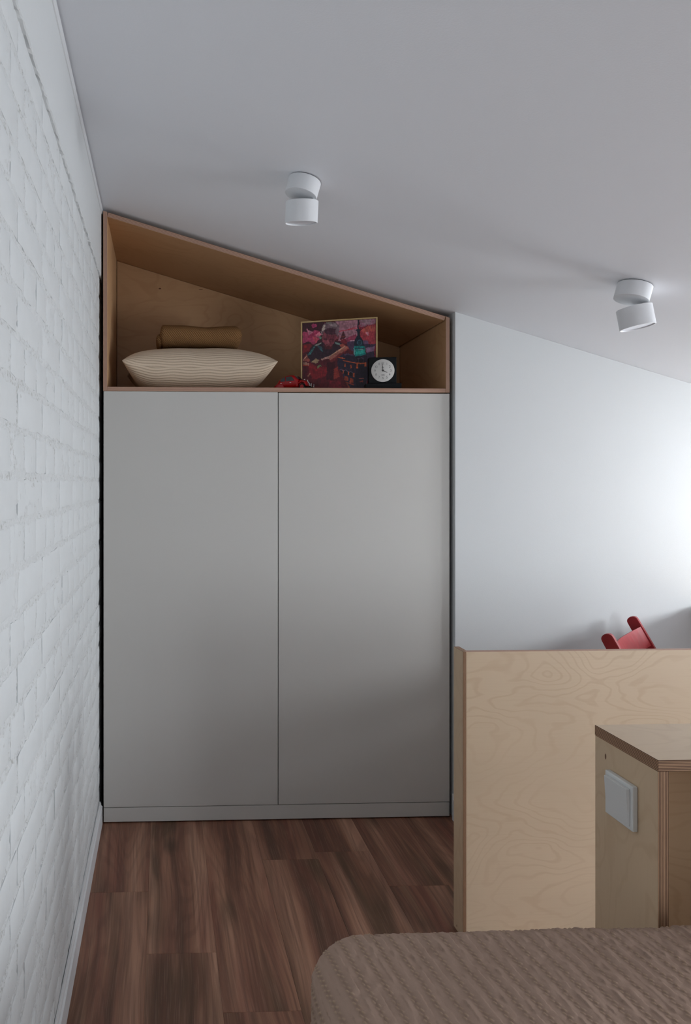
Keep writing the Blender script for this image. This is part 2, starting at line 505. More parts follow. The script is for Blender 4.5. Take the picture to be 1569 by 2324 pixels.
# plaster layer above with a ragged lower edge
yp = np.arange(YF + .002, .584, .012)
rgn = np.random.RandomState(3)
zj = ZP + .004 * vnoise(yp * 30, yp * 0, 8) + .002 * vnoise(yp * 90, yp * 0, 9) + np.where(rgn.rand(len(yp)) > .93, -.005, 0)
xj = XL + .0075 + .0012 * vnoise(yp * 45, yp * 0 + 3, 4)
xm = XL - .002 + .0 * yp
n = len(yp)
zt = ceil(XL) - .0015
rowsV = [np.stack([xm - .006, yp, zj + .004], 1), np.stack([xm, yp, zj + .003 * vnoise(yp * 60, yp * 0 + 9, 12)], 1),
         np.stack([xj - .0025 + .002 * vnoise(yp * 80, yp * 0 + 1, 6), yp, zj], 1), np.stack([xj, yp, zj + .0025], 1),
         np.stack([np.full(n, XL + .0078), yp, zj + .012], 1),
         np.stack([np.full(n, XL + .0078), yp, np.full(n, zt)], 1), np.stack([xm - .006, yp, np.full(n, zt)], 1)]
V = np.concatenate(rowsV, 0); Fc = []
for q in range(len(rowsV) - 1):
    for i in range(n - 1): Fc.append([q * n + i, q * n + i + 1, (q + 1) * n + i + 1, (q + 1) * n + i])
pl = pdobj('plaster_layer', V, Fc, M['plaster'], wl, smooth=False)
# slim bead where plaster meets ceiling
bm = bmesh.new()
zc_ = ceil(XL + .008)
prism(bm, [(XL + .008, zc_ - .030), (XL + .0105, zc_ - .029), (XL + .0115, zc_ - .012), (XL + .0125, zc_ - .0075), (XL + .008, zc_ - .0062)], 'y', YF + .01, .58)
mobj('trim_1', bm, M['skirt'], kind='structure')

# baseboards: profile with stepped top
def base_prof(sgn, x, h=.085, th=.012):
    return [(x, .0005), (x + sgn * th, .0005), (x + sgn * th, h * .80), (x + sgn * th * .62, h * .84), (x + sgn * th * .55, h * .93), (x + sgn * th * .3, h), (x, h)]
bm = prism(bmesh.new(), base_prof(1, XL + .0012), 'y', YF + .005, -.004)
mobj('baseboard_left', bm, M['skirt'], kind='structure')
bm = bmesh.new()
prism(bm, [(YB - .0005 - (p[0]), p[1]) for p in base_prof(1, 0, .10, .013)], 'x', XRET - .0125, XR - .004)
mobj('baseboard_back', bm, M['skirt'], kind='structure')

# ================================================================== WARDROBE
W = 1.33; ZPL, ZD = .0607, 1.6355; DEP = .553
SLW = .2947; ZTL = 2.318
wr = thing('wardrobe', (W / 2, 0, 0), label='tall built-in wardrobe with two plain handleless greige doors', cat='wardrobe')
XM = on(631.5, 1300, 1, 0).x
hw = W / 2
def wx(x): return x - hw
box('carcass', wx(.003), wx(W - .003), .0205, DEP, .006, ZD - .001, M['carcass'], wr)
box('plinth', wx(.001), wx(W - .001), .001, .0195, .005, ZPL - .0025, M['door'], wr, .0006)
box('door', wx(.001), wx(XM - .0013), 0, .019, ZPL, ZD - .0005, M['door'], wr, .0008)
box('door', wx(XM + .0017), wx(W - .001), 0, .019, ZPL, ZD - .0035, M['door'], wr, .0008)

# ================================================================== OPEN PLYWOOD SHELF ABOVE THE WARDROBE
TB = .0155
ns = thing('open_shelf', (W / 2, 0, ZD), label='open plywood niche with sloping top above the wardrobe doors', cat='shelf')
ZB = ZD + .0005
def ztop(x): return ZTL - SLW * x
kz = ZD
def lp(poly): return [(x - hw, z - kz) for x, z in poly]
ply('side_panel', prism(bmesh.new(), lp([(-.001, ZB), (TB - .001, ZB), (TB - .001, ztop(TB)), (-.001, ztop(0))]), 'y', 0, DEP), 0, 1, ns, face='birch_niche', edge='edge_pale')
ply('side_panel', prism(bmesh.new(), lp([(W - TB, ZB), (W, ZB), (W, ztop(W) - .002), (W - TB, ztop(W - TB))]), 'y', 0, DEP), 0, 1, ns, face='birch_niche', edge='edge_pale')
plybox('bottom_panel', TB - .0005 - hw, W - TB - .0005 - hw, .0005, DEP, ZB - kz, ZB + .0162 - kz, 2, 0, ns, face='birch_niche', edge='edge_pale')
ang = math.atan(SLW); xs0 = TB - .0005; Ltop = (W - 2 * TB) / math.cos(ang)
tb = bbox(bmesh.new(), 0.004, Ltop - .0005, .0005, DEP, -.0165, 0)
ply('top_panel', tb, 2, 0, ns, face='birch_niche', edge='edge_pale', loc=(xs0 - hw, 0, ztop(xs0) - kz - .0008), rot=(0, ang, 0))
ti = TB + .001
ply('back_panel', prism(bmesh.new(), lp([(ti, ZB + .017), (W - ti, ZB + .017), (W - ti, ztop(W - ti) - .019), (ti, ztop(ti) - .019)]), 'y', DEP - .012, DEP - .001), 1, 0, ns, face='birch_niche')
ZS = ZB + .0166                                   # shelf surface

M['knot'] = plain('dark_wood_knot', srgb(96, 56, 34), .6)
def knot(parent, px_, py_, ax, val, r, stretch_axis, k, org_):
    """a dark flat knot set into a veneer face (ax = axis of the face normal)"""
    p = on(px_, py_, ax, val) - Vector(org_)
    n = Vector((0, 0, 0)); n[ax] = -1
    bm = lathe(bmesh.new(), p, n, [(0, .0003), (r * .7, .00025), (r, 0)], 14)
    for v in bm.verts: v.co[stretch_axis] = p[stretch_axis] + (v.co[stretch_axis] - p[stretch_axis]) * k
    mobj('knot', bm, M['knot'], parent)
knot(ns, 363, 655, 1, DEP - .0120, .0034, 0, 1.8, (W / 2, 0, ZD))
knot(ns, 456, 657.5, 1, DEP - .0120, .0011, 0, 9, (W / 2, 0, ZD))

# ================================================================== CEILING SPOTLIGHTS
NC = Vector((CSL, 0, 1)).normalized(); TC = Vector((1, 0, -CSL)).normalized()
def spotlight(x, y, tilt, pitch, label):
    P = Vector((x, y, ceil(x)))
    th = thing('ceiling_spotlight', P, label=label, cat='spotlight', group='white swivel ceiling spotlights')
    rr = .0465; off = .004 if tilt == 0 else .008
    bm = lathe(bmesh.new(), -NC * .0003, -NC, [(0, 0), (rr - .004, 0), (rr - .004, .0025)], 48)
    mobj('shadow_gap_spacer', bm, M['black'], th, smooth=40)  # black spacer disc standing in for the thin shadow between mount and ceiling
    bm = lathe(bmesh.new(), -NC * .0028, -NC, [(0, 0), (rr - .0006, 0), (rr, .0006), (rr, .0434), (rr - .0006, .044), (rr - .0014, .0442), (0, .0442)], 64)
    mobj('mount', bm, M['lampwhite'], th, smooth=35)
    H = -NC * .0485 + TC * (rr - .003)
    e = Vector((math.cos(tilt), 0, math.sin(tilt))); dn = Vector((math.sin(tilt), math.sin(pitch), -math.cos(tilt))).normalized()
    c = H - e * (rr - .005 - off) + dn * .0030
    hd = lathe(bmesh.new(), c, dn, [(0, 0), (rr - .0010, 0), (rr, .0010), (rr, .0590), (rr - .0006, .0596), (rr - .0022, .0596), (rr - .0026, .0590), (rr - .0026, .0545), (0, .0545)], 64)
    ho = mobj('lamp_head', hd, M['lampwhite'], th, smooth=35)
    mobj('diffuser', lathe(bmesh.new(), c + dn * .0548, dn, [(0, 0), (rr - .003, 0), (rr - .003, .0016), (0, .0022)], 48), M['lens'], ho, smooth=35)
    bm = cyl(bmesh.new(), H - e * .006 + NC * .0055 + Vector((0, -.010, 0)), H - e * .006 + NC * .0055 + Vector((0, .010, 0)), .0045, seg=16)
    mobj('swivel_joint', bm, M['lampwhite'], th, smooth=35)
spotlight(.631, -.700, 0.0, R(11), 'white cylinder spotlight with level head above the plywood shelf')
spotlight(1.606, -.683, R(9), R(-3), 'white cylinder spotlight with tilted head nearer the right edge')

# ================================================================== THINGS ON THE SHELF
# ---- cushion
def fabric_cushion():
    t = NT('ribbed_beige_fabric', .9, .1)
    at = t.n('ShaderNodeAttribute', attribute_name='groove')
    n = t.noise(t.coord(), 400, 2)
    c = t.mix(n, srgb(214, 194, 170), srgb(228, 210, 188))
    c = t.mix(t.math('MULTIPLY', at.outputs['Fac'], .8), c, srgb(128, 104, 82))
    t.color(c); t.bump(n, .2, .0006)
    return t.m
M['cushion'] = fabric_cushion()
def cushion(cx, cy, z0, a, b, h):
    """closed pillow: top and bottom sheets from one grid, ribs along x, pulled-out corners"""
    nu, nv = 170, 420
    u = np.sin(np.linspace(-math.pi / 2, math.pi / 2, nu)); v = np.sin(np.linspace(-math.pi / 2, math.pi / 2, nv))
    U, Vv = np.meshgrid(u, v, indexing='ij')
    px = U * a * (1 - .075 * (1 - Vv ** 2) ** 1.0 * np.abs(U) ** 3)
    py = Vv * b * (1 - .07 * (1 - U ** 2) * np.abs(Vv) ** 3)
    T = np.clip((1 - np.abs(U) ** 3.2), 0, 1) ** .5 * np.clip((1 - np.abs(Vv) ** 3.2), 0, 1) ** .5
    V = []; att = []
    for sgn in (1, -1):
        body = h * T * (1.0 if sgn > 0 else .95)
        body = np.minimum(body, h * .92 + .08 * body) if sgn < 0 else body
        # arc length along the section for rib spacing
        s = (Vv * b + np.sign(Vv) * 0 * T) + sgn * 0
        arc = np.zeros_like(Vv); d = np.hypot(np.diff(py, axis=1), np.diff(body, axis=1)); arc[:, 1:] = np.cumsum(d, 1)
        wav = .0030 * vnoise(px * 11, arc * 9 + 5 * sgn, 3) + .0022 * np.sin(px * 46 + arc * 12)
        ph = (arc + wav) / .0112
        g = np.abs(np.sin(math.pi * ph)) ** .5
        fold = .0025 * vnoise(px * 13, py * 5, 21) * T + .0035 * vnoise(px * 6 + 3, py * 6, 22) * T
        hh = body + (g - .7) * .0034 * np.minimum(1, T * 3) + fold * (1 if sgn > 0 else .4)
        lift = .024 * np.abs(U) ** 5 - .010 * np.abs(Vv * U) ** 4 * 0
        V.append(np.stack([px, py, sgn * np.maximum(hh, .0006) + lift], -1).reshape(-1, 3)); att.append((1 - g).reshape(-1))
    # flatten underside
    B = V[1]; B[:, 2] = np.maximum(B[:, 2], -h * .86)
    V = np.vstack(V); n1 = nu * nv
    Fa = grid_faces(nu, nv)
    Fb = [[q + n1 for q in f][::-1] for f in Fa]
    idx = np.arange(n1).reshape(nu, nv)
    ring = list(idx[:, 0]) + list(idx[-1, 1:]) + list(idx[-2::-1, -1]) + list(idx[0, -2:0:-1])
    Fr = [[int(ring[i]), int(ring[(i + 1) % len(ring)]), int(ring[(i + 1) % len(ring)] + n1), int(ring[i] + n1)] for i in range(len(ring))]
    zmin = V[:, 2].min()
    V[:, 2] -= zmin
    o = pdobj('cushion', V, [f[::-1] for f in Fa] + [f[::-1] for f in Fb] + Fr, M['cushion'], label='plump beige ribbed cushion lying on the plywood shelf', cat='cushion')
    A = o.data.attributes.new('groove', 'FLOAT', 'POINT'); A.data.foreach_set('value', np.concatenate(att).astype(np.float32))
    o.location = (cx, cy, z0)
    return o
cu = cushion(.370, .262, ZS + .0006, .303, .205, .098)
zcu = max(v.co.z for v in cu.data.vertices) + cu.location.z

# ---- folded blanket lying on the cushion
def fabric_blanket():
    t = NT('brown_twill_knit', .95, .08)
    uv = t.coord('UV'); sp = t.n('ShaderNodeSeparateXYZ'); t.l(uv, sp.inputs[0])
    d = t.math('ADD', t.math('MULTIPLY', sp.outputs[0], 1.0), t.math('MULTIPLY', sp.outputs[1], -.62))
    wv = t.noise(uv, 30, 2)
    s = t.math('SINE', t.math('MULTIPLY', t.math('ADD', d, t.math('MULTIPLY', wv, .004)), 2 * math.pi / .0088))
    c2 = t.math('SINE', t.math('MULTIPLY', t.math('ADD', sp.outputs[1], t.math('MULTIPLY', sp.outputs[0], .25)), 2 * math.pi / .0036))
    k = t.math('MULTIPLY_ADD', t.math('ADD', s, t.math('MULTIPLY', c2, .35)), .37, .5)
    t.color(t.ramp(k, [(.10, srgb(104, 72, 42)), (.90, srgb(156, 118, 80))]))
    t.bump(k, .8, .0022)
    return t.m
M['blanket'] = fabric_blanket()
def blanket_layer(name, parent, x0, x1, ry, h, z0, dy, dip, seed, yc=0):
    nu, nv = 60, 48
    u = np.linspace(0, 1, nu); a = np.linspace(0, 2 * math.pi, nv + 1)
    V = []; UV = []
    per = 2 * (2 * ry) + 2 * h
    for i, uu in enumerate(u):
        x = x0 + (x1 - x0) * uu
        e = min(uu, 1 - uu) * (x1 - x0)
        rnd = math.sqrt(max(0, 1 - max(0, 1 - e / .030) ** 2)) if uu > .5 else math.sqrt(max(0, 1 - max(0, 1 - e / .014) ** 2))
        rnd = max(rnd, .12)
        for j in range(nv):
            ca, sa = math.cos(a[j]), math.sin(a[j])
            sx = math.copysign(abs(ca) ** .62, ca); sz = math.copysign(abs(sa) ** .72, sa)
            top = h * (1 - dip * math.exp(-((uu - .56) / .17) ** 2) - .05 * uu) if sz > 0 else h
            V.append((x, yc + dy * uu + sx * ry * (.75 + .25 * rnd), z0 + h * .5 + sz * .5 * top * rnd * (1 if sz > 0 else 1)))
            UV.append((x, a[j] / (2 * math.pi) * per))
    V = np.array(V); V[:, 1] += .0016 * vnoise(V[:, 0] * 25, V[:, 2] * 30, seed)
    Fc = []; 
    for i in range(nu - 1):
        for j in range(nv):
            k = (j + 1) % nv
            Fc.append([i * nv + j, (i + 1) * nv + j, (i + 1) * nv + k, i * nv + k])
    Fc.append(list(range(nv))); Fc.append([(nu - 1) * nv + j for j in range(nv)][::-1])
    o = pdobj(name, V, Fc, M['blanket'], parent)
    uvl = o.data.uv_layers.new(name='UVMap')
    for p in o.data.polygons:
        js = [v % nv for v in p.vertices]
        wrap = (0 in js and nv - 1 in js)
        for li, vi in zip(p.loop_indices, p.vertices):
            q = UV[vi]; vv = q[1] + (per if wrap and vi % nv == 0 else 0)
            uvl.data[li].uv = (q[0], vv)
    return o
bl = thing('folded_blanket', (.375, .26, zcu + .0004), label='brown twill blanket folded on top of the beige cushion', cat='blanket')
blanket_layer('outer_fold', bl, -.163, .172, .105, .094, .000, 0, .16, 2)
blanket_layer('inner_fold', bl, -.178, -.140, .080, .056, .001, 0, 0, 5, yc=-.01)

# ---- painting in a slim frame
Zt = 1.945
pTL, pTR = on(683, 730, 2, Zt), on(857, 719, 2, Zt)
dirp = (pTR - pTL); PWD = dirp.length; PHT = Zt - ZS - .0006
pic = thing('framed_painting', ((pTL + pTR) / 2).to_2d().to_3d() + Vector((0, 0, ZS + .0006)), math.atan2(dirp.y, dirp.x),
            label='framed crimson painting of a boy leaning over a domed building', cat='painting')
FW = .0052; FD = .020; hp = PWD / 2
t = NT('pale_wood_frame', .5, .3)
t.color(t.mix(t.noise(t.scaled(t.coord(), (90, 90, 6)), 1, 2), srgb(206, 180, 132), srgb(188, 160, 112)))
M['frame'] = t.m
box('frame_rail', -hp, hp, 0, FD, PHT - FW, PHT, M['frame'], pic, .0004)
box('frame_rail', -hp, hp, 0, FD, 0, FW, M['frame'], pic, .0004)
box('frame_stile', -hp, -hp + FW, 0, FD, FW + .0002, PHT - FW - .0002, M['frame'], pic, .0004)
box('frame_stile', hp - FW, hp, 0, FD, FW + .0002, PHT - FW - .0002, M['frame'], pic, .0004)
def picture():
    nx, nyp = 190, 180
    X0, X1, YT0, YT1 = 105., 1465., 185., 108.
    jx = (np.arange(nx) + .5) / nx; jy = (np.arange(nyp) + .5) / nyp
    U, Vp = np.meshgrid(jx, jy, indexing='ij')
    px = X0 + (X1 - X0) * U; top = YT0 + (YT1 - YT0) * U
    py = top + (1490 - 60 * U - top) * Vp
    # brush wobble
    qx = px + 14 * vnoise(px / 60, py / 60, 1) + 8 * vnoise(px / 22, py / 22, 2)
    qy = py + 14 * vnoise(px / 60, py / 60, 3) + 8 * vnoise(px / 22, py / 22, 4)
    img = np.zeros((nx, nyp, 3)); img[:] = (62, 16, 24)
    def poly(c, *pts, wob=1.):
        x = px + (qx - px) * wob; y = py + (qy - py) * wob
        ins = np.zeros(x.shape, bool); n = len(pts)
        for i in range(n):
            (ax, ay), (bx, by) = pts[i], pts[(i + 1) % n]
            if ay == by: continue
            ins ^= ((ay > y) != (by > y)) & (x < (bx - ax) * (y - ay) / (by - ay) + ax)
        img[ins] = c
    def line(c, a, b, w):
        ax, ay = a; bx, by = b; L2 = (bx - ax) ** 2 + (by - ay) ** 2
        tt = np.clip(((px - ax) * (bx - ax) + (py - ay) * (by - ay)) / L2, 0, 1)
        img[np.hypot(px - ax - tt * (bx - ax), py - ay - tt * (by - ay)) < w] = c
    def ell(c, cx, cy, rx, ry, wob=1.):
        x = px + (qx - px) * wob; y = py + (qy - py) * wob
        img[((x - cx) / rx) ** 2 + ((y - cy) / ry) ** 2 < 1] = c
    # sky and clouds
    poly((46, 18, 26), (100, 150), (520, 140), (520, 640), (100, 700))
    poly((122, 84, 94), (700, 140), (1140, 110), (1140, 440), (930, 480), (780, 520), (760, 250))
    poly((112, 76, 90), (1150, 105), (1480, 90), (1480, 260), (1180, 250))
    poly((118, 92, 100), (1170, 130), (1370, 115), (1370, 200), (1250, 210))
    poly((120, 40, 48), (1170, 340), (1300, 250), (1480, 180), (1480, 600), (1190, 600))
    poly((132, 58, 52), (1190, 320), (1330, 240), (1450, 260), (1450, 330), (1250, 380))
    poly((108, 30, 46), (1200, 260), (1330, 215), (1330, 240), (1220, 290))
    poly((112, 42, 62), (920, 475), (1010, 430), (1120, 405), (1120, 540), (930, 560))
    ell((150, 98, 106), 1310, 375, 32, 28)
    line((140, 38, 50), (800, 342), (930, 318), 7); line((140, 38, 50), (900, 322), (1180, 275), 7); line((130, 36, 52), (920, 318), (1200, 228), 5)
    # flowers at left
    poly((128, 46, 72), (105, 360), (200, 350), (260, 380), (330, 300), (440, 340), (420, 470), (330, 580), (200, 540), (105, 590))
    poly((150, 92, 108), (190, 285), (300, 350), (215, 420)); ell((134, 44, 78), 325, 235, 55, 30)
    poly((118, 30, 58), (210, 420), (420, 330), (440, 350), (240, 480)); poly((160, 90, 104), (350, 410), (440, 355), (470, 420), (380, 440))
    poly((76, 100, 84), (380, 440), (470, 450), (460, 480), (430, 475)); poly((142, 56, 66), (300, 420), (410, 490), (340, 550))
    poly((88, 20, 26), (105, 600), (300, 570), (240, 700), (105, 760)); ell((110, 24, 24), 165, 635, 22, 30)
    # small dome
    poly((58, 24, 28), (862, 335), (872, 335), (905, 410), (920, 470), (815, 470), (830, 400)); line((100, 38, 36), (830, 448), (905, 440), 6)
    poly((84, 22, 30), (815, 475), (920, 475), (945, 580), (840, 575))
    # roofs
    poly((54, 36, 56), (950, 540), (1090, 515), (1090, 760), (940, 640)); poly((78, 56, 78), (1235, 515), (1310, 512), (1345, 585), (1250, 600))
    line((150, 120, 130), (1000, 522), (1090, 516), 6)
    poly((96, 70, 90), (1275, 650), (1440, 615), (1448, 715), (1310, 752)); poly((44, 30, 48), (1250, 590), (1465, 585), (1465, 620), (1270, 650))
    # building
    poly((34, 24, 40), (880, 760), (1100, 800), (1460, 720), (1470, 1500), (960, 1500), (770, 1230), (770, 840))
    poly((26, 16, 30), (1110, 830), (1300, 800), (1300, 1500), (1110, 1500)); poly((60, 44, 66), (890, 765), (1080, 780), (1090, 800), (900, 790))
    O = (150, 66, 34); O2 = (122, 48, 30)
    line(O, (785, 835), (900, 855), 9); line(O, (870, 892), (1110, 942), 8); line(O, (1115, 945), (1285, 945), 11)
    poly(O, (1112, 945), (1142, 945), (1140, 1045), (1112, 1040), wob=.4); poly(O, (1255, 930), (1298, 925), (1292, 1000), (1260, 1005), wob=.4)
    for x0_, y0_, x1_, y1_ in ((893, 950, 915, 1005), (1000, 975, 1022, 1040), (850, 1065, 876, 1135), (953, 1095, 975, 1165), (1048, 1125, 1078, 1205)):
        poly(O, (x0_, y0_), (x1_, y0_), (x1_, y1_), (x0_, y1_), wob=.3)
    for cx_, cy_ in ((830, 1110), (915, 1120), (1010, 1150)): ell((20, 12, 20), cx_, cy_, 32, 40, .3); line((74, 58, 76), (cx_ - 34, cy_ - 30), (cx_, cy_ - 52), 6); line((74, 58, 76), (cx_, cy_ - 52), (cx_ + 34, cy_ - 26), 6)
    for q in ((805, 1145, 862, 1205, 14), (888, 1180, 960, 1262, 18), (990, 1222, 1058, 1310, 16)):
        poly(O2, (q[0], q[1]), (q[2], q[1] + q[4]), (q[2], q[3] + q[4]), (q[0], q[3]), wob=.4)
    line(O2, (830, 1270), (1060, 1350), 9); line((110, 44, 30), (940, 1330), (980, 1400), 14); line((120, 60, 60), (1160, 1230), (1245, 1225), 6); poly((112, 42, 34), (1170, 1270), (1240, 1265), (1240, 1300), (1175, 1300), wob=.4)
    poly((60, 46, 62), (1140, 850), (1250, 840), (1250, 910), (1140, 915)); ell((22, 14, 24), 1195, 890, 42, 42, .3)
    for i in range(7): line((48, 36, 56), (1300 + i * 24, 800 - i * 4), (1300 + i * 24, 1390), 3)
    poly((96, 12, 30), (1335, 1120), (1360, 1120), (1350, 1330), (1310, 1330)); poly((104, 16, 34), (1440, 600), (1470, 600), (1470, 830), (1440, 800))
    # tower
    T_ = (16, 24, 34)
    poly(T_, (1134, 118), (1150, 118), (1160, 300), (1195, 320), (1165, 345), (1172, 430), (1235, 520), (1255, 620), (1068, 620), (1082, 500), (1128, 420), (1122, 345), (1085, 320), (1132, 300), wob=.35)
    ell((38, 58, 70), 1168, 555, 48, 52, .3); ell((18, 34, 44), 1168, 560, 32, 40, .3)
    poly((12, 92, 88), (1078, 615), (1252, 615), (1290, 760), (1180, 800), (1090, 808), (1062, 760)); line((18, 40, 50), (1090, 665), (1255, 660), 7)
    poly((30, 120, 110), (1100, 720), (1250, 690), (1270, 740), (1110, 770)); poly((70, 120, 120), (1075, 640), (1098, 700), (1085, 800), (1062, 760)); line((90, 110, 110), (1160, 690), (1230, 680), 9)
    # lower left reds
    poly((72, 10, 20), (105, 960), (560, 1000), (800, 1050), (960, 1400), (940, 1500), (100, 1500))
    poly((98, 16, 24), (225, 950), (400, 1010), (570, 1040), (545, 1190), (300, 1260), (220, 1100)); poly((46, 6, 16), (560, 920), (720, 900), (700, 1260), (560, 1270))
    poly((112, 36, 30), (690, 1060), (760, 1000), (800, 1200), (700, 1250)); poly((92, 14, 28), (640, 1270), (820, 1290), (900, 1480), (560, 1480)); poly((116, 70, 56), (200, 1210), (235, 1130), (255, 1130), (225, 1215))
    poly((58, 8, 18), (105, 1010), (210, 1010), (190, 1260), (105, 1300)); line((128, 44, 30), (125, 985), (225, 990), 10)
    # boy: shirt
    poly((36, 20, 30), (190, 770), (310, 600), (470, 540), (700, 520), (830, 545), (850, 640), (600, 820), (440, 860), (260, 930))
    for i in range(8): line((44, 92, 92), (205 + i * 16, 790 - i * 22), (262 + i * 12, 770 - i * 20), 6)
    for i in range(5): line((40, 74, 80), (380 + i * 18, 610 + i * 22), (470 + i * 6, 640 + i * 22), 5); line((90, 110, 104), (715 + i * 20, 545 + i * 6), (740 + i * 20, 580 + i * 5), 5)
    poly((104, 106, 100), (330, 590), (470, 540), (475, 570), (350, 620))
    # neck and face
    poly((58, 18, 24), (500, 590), (690, 580), (640, 690), (530, 680))
    poly((98, 46, 54), (470, 380), (560, 330), (740, 350), (760, 430), (700, 560), (640, 620), (540, 620), (490, 520))
    poly((84, 34, 44), (540, 420), (740, 420), (700, 540), (640, 600), (600, 540)); ell((60, 20, 30), 545, 487, 40, 16, .4); ell((60, 20, 30), 655, 492, 42, 16, .4)
    poly((112, 60, 66), (575, 490), (600, 490), (612, 560), (570, 570), wob=.5); line((66, 20, 28), (560, 598), (625, 600), 7); ell((100, 46, 52), 768, 440, 26, 42, .5)
    # hair
    poly((84, 66, 72), (460, 320), (520, 200), (640, 158), (740, 180), (805, 270), (800, 340), (755, 440), (720, 390), (600, 400), (530, 340), (480, 420))
    poly((52, 26, 36), (520, 310), (610, 270), (720, 300), (730, 400), (600, 420), (540, 370)); poly((138, 126, 118), (465, 300), (500, 220), (555, 215), (530, 300), (480, 340)); poly((110, 96, 98), (600, 210), (700, 190), (760, 240), (720, 270)); poly((116, 100, 100), (455, 340), (480, 390), (490, 430), (470, 420))
    line((100, 110, 96), (560, 178), (640, 182), 8)
    # arms and hands
    poly((126, 58, 48), (800, 600), (850, 570), (960, 625), (970, 680), (900, 720)); poly((118, 70, 60), (590, 850), (780, 680), (900, 620), (960, 640), (880, 720), (640, 880)); poly((84, 26, 28), (600, 890), (820, 760), (960, 690), (900, 740), (640, 920))
    line((148, 112, 92), (640, 800), (900, 625), 9)
    poly((134, 100, 92), (450, 860), (540, 825), (640, 785), (600, 850), (480, 885)); poly((60, 12, 20), (450, 890), (600, 880), (620, 920), (480, 960)); poly((120, 100, 76), (265, 920), (370, 850), (440, 905), (370, 945)); poly((88, 92, 62), (385, 1000), (450, 960), (472, 1000), (395, 1055))
    poly((104, 50, 44), (105, 890), (190, 770), (250, 900), (230, 930), (110, 900)); poly((120, 86, 74), (105, 915), (230, 960), (220, 985), (105, 975)); line((146, 110, 92), (115, 890), (185, 810), 7)
    line((60, 14, 22), (100, 870), (100, 1000), 12)
    k = 1 + .16 * vnoise(px / 18, py / 40, 7) + .12 * vnoise(px / 45, py / 20, 8)
    img = np.clip(img * k[..., None], 0, 255) / 255
    lin = np.where(img <= .04045, img / 12.92, ((img + .055) / 1.055) ** 2.4)
    return nx, nyp, np.clip(lin * PIC_GAIN, 0, .9)
PIC_GAIN = 1.9
nx, nyp, pc = picture()
w0, w1, h0, h1 = -hp + FW + .0012, hp - FW - .0012, FW + .0012, PHT - FW - .0012
gx = np.linspace(w0, w1, nx + 1); gz = np.linspace(h1, h0, nyp + 1)
GX, GZ = np.meshgrid(gx, gz, indexing='ij')
V = np.stack([GX, np.full_like(GX, .0035), GZ], -1).reshape(-1, 3)
Fc = grid_faces(nx + 1, nyp + 1)
nb = len(V)
V = np.vstack([V, [[w0, .012, h0], [w1, .012, h0], [w1, .012, h1], [w0, .012, h1]]])
c00, c10, c11, c01 = nyp, nx * (nyp + 1) + nyp, nx * (nyp + 1), 0
Fc += [[nb, nb + 1, nb + 2, nb + 3], [c00, c10, nb + 1, nb], [c10, c11, nb + 2, nb + 1], [c11, c01, nb + 3, nb + 2], [c01, c00, nb, nb + 3]]
t = NT('oil_paint', .4, .4)
t.color(t.n('ShaderNodeAttribute', attribute_name='paint').outputs['Color'])
t.bump(t.noise(t.scaled(t.coord(), (1, 1, .5)), 420, 3), .25, .001)
cv = pdobj('canvas', V, Fc, t.m, pic, smooth=False)
fcol = np.ones((len(Fc), 4), np.float32) * .01; fcol[:nx * nyp, :3] = pc.reshape(-1, 3); fcol[:, 3] = 1
A = cv.data.attributes.new('paint', 'FLOAT_COLOR', 'FACE'); A.data.foreach_set('color', fcol.reshape(-1))

# ---- table clock
yk = .022
cL, cR = on(840, 811.5, 1, yk), on(900.5, 810, 1, yk)
cw = (cR.x - cL.x) / math.cos(R(8)); ch = cR.z - ZS
ck = thing('table_clock', ((cL.x + cR.x) / 2, yk + .008, ZS + .0006), R(-8), label='black square table clock with round white dial beside the painting', cat='clock')
bh = .0205
box('base', -cw / 2 - .0125, cw / 2 + .0175, -.008, .045, 0, bh, M['black'], ck, .001)
box('case', -cw / 2, cw / 2, 0, .036, bh + .0002, ch - .001, M['black'], ck, .0012)
fc = (0.0006, bh + (on(871, 839, 1, yk).z - on(871, 868.5, 1, yk).z)); fr = .0440
t = NT('clock_dial_white', .35, .4); t.color((.60, .585, .56, 1))
dial = mobj('dial', lathe(bmesh.new(), (fc[0], -.0001, fc[1]), (0, -1, 0), [(0, 0), (fr, 0), (fr, .0014), (fr - .0012, .0020), (0, .0020)], 64), t.m, ck, smooth=30)
M['ink'] = plain('clock_print', (.045, .043, .042, 1), .5)
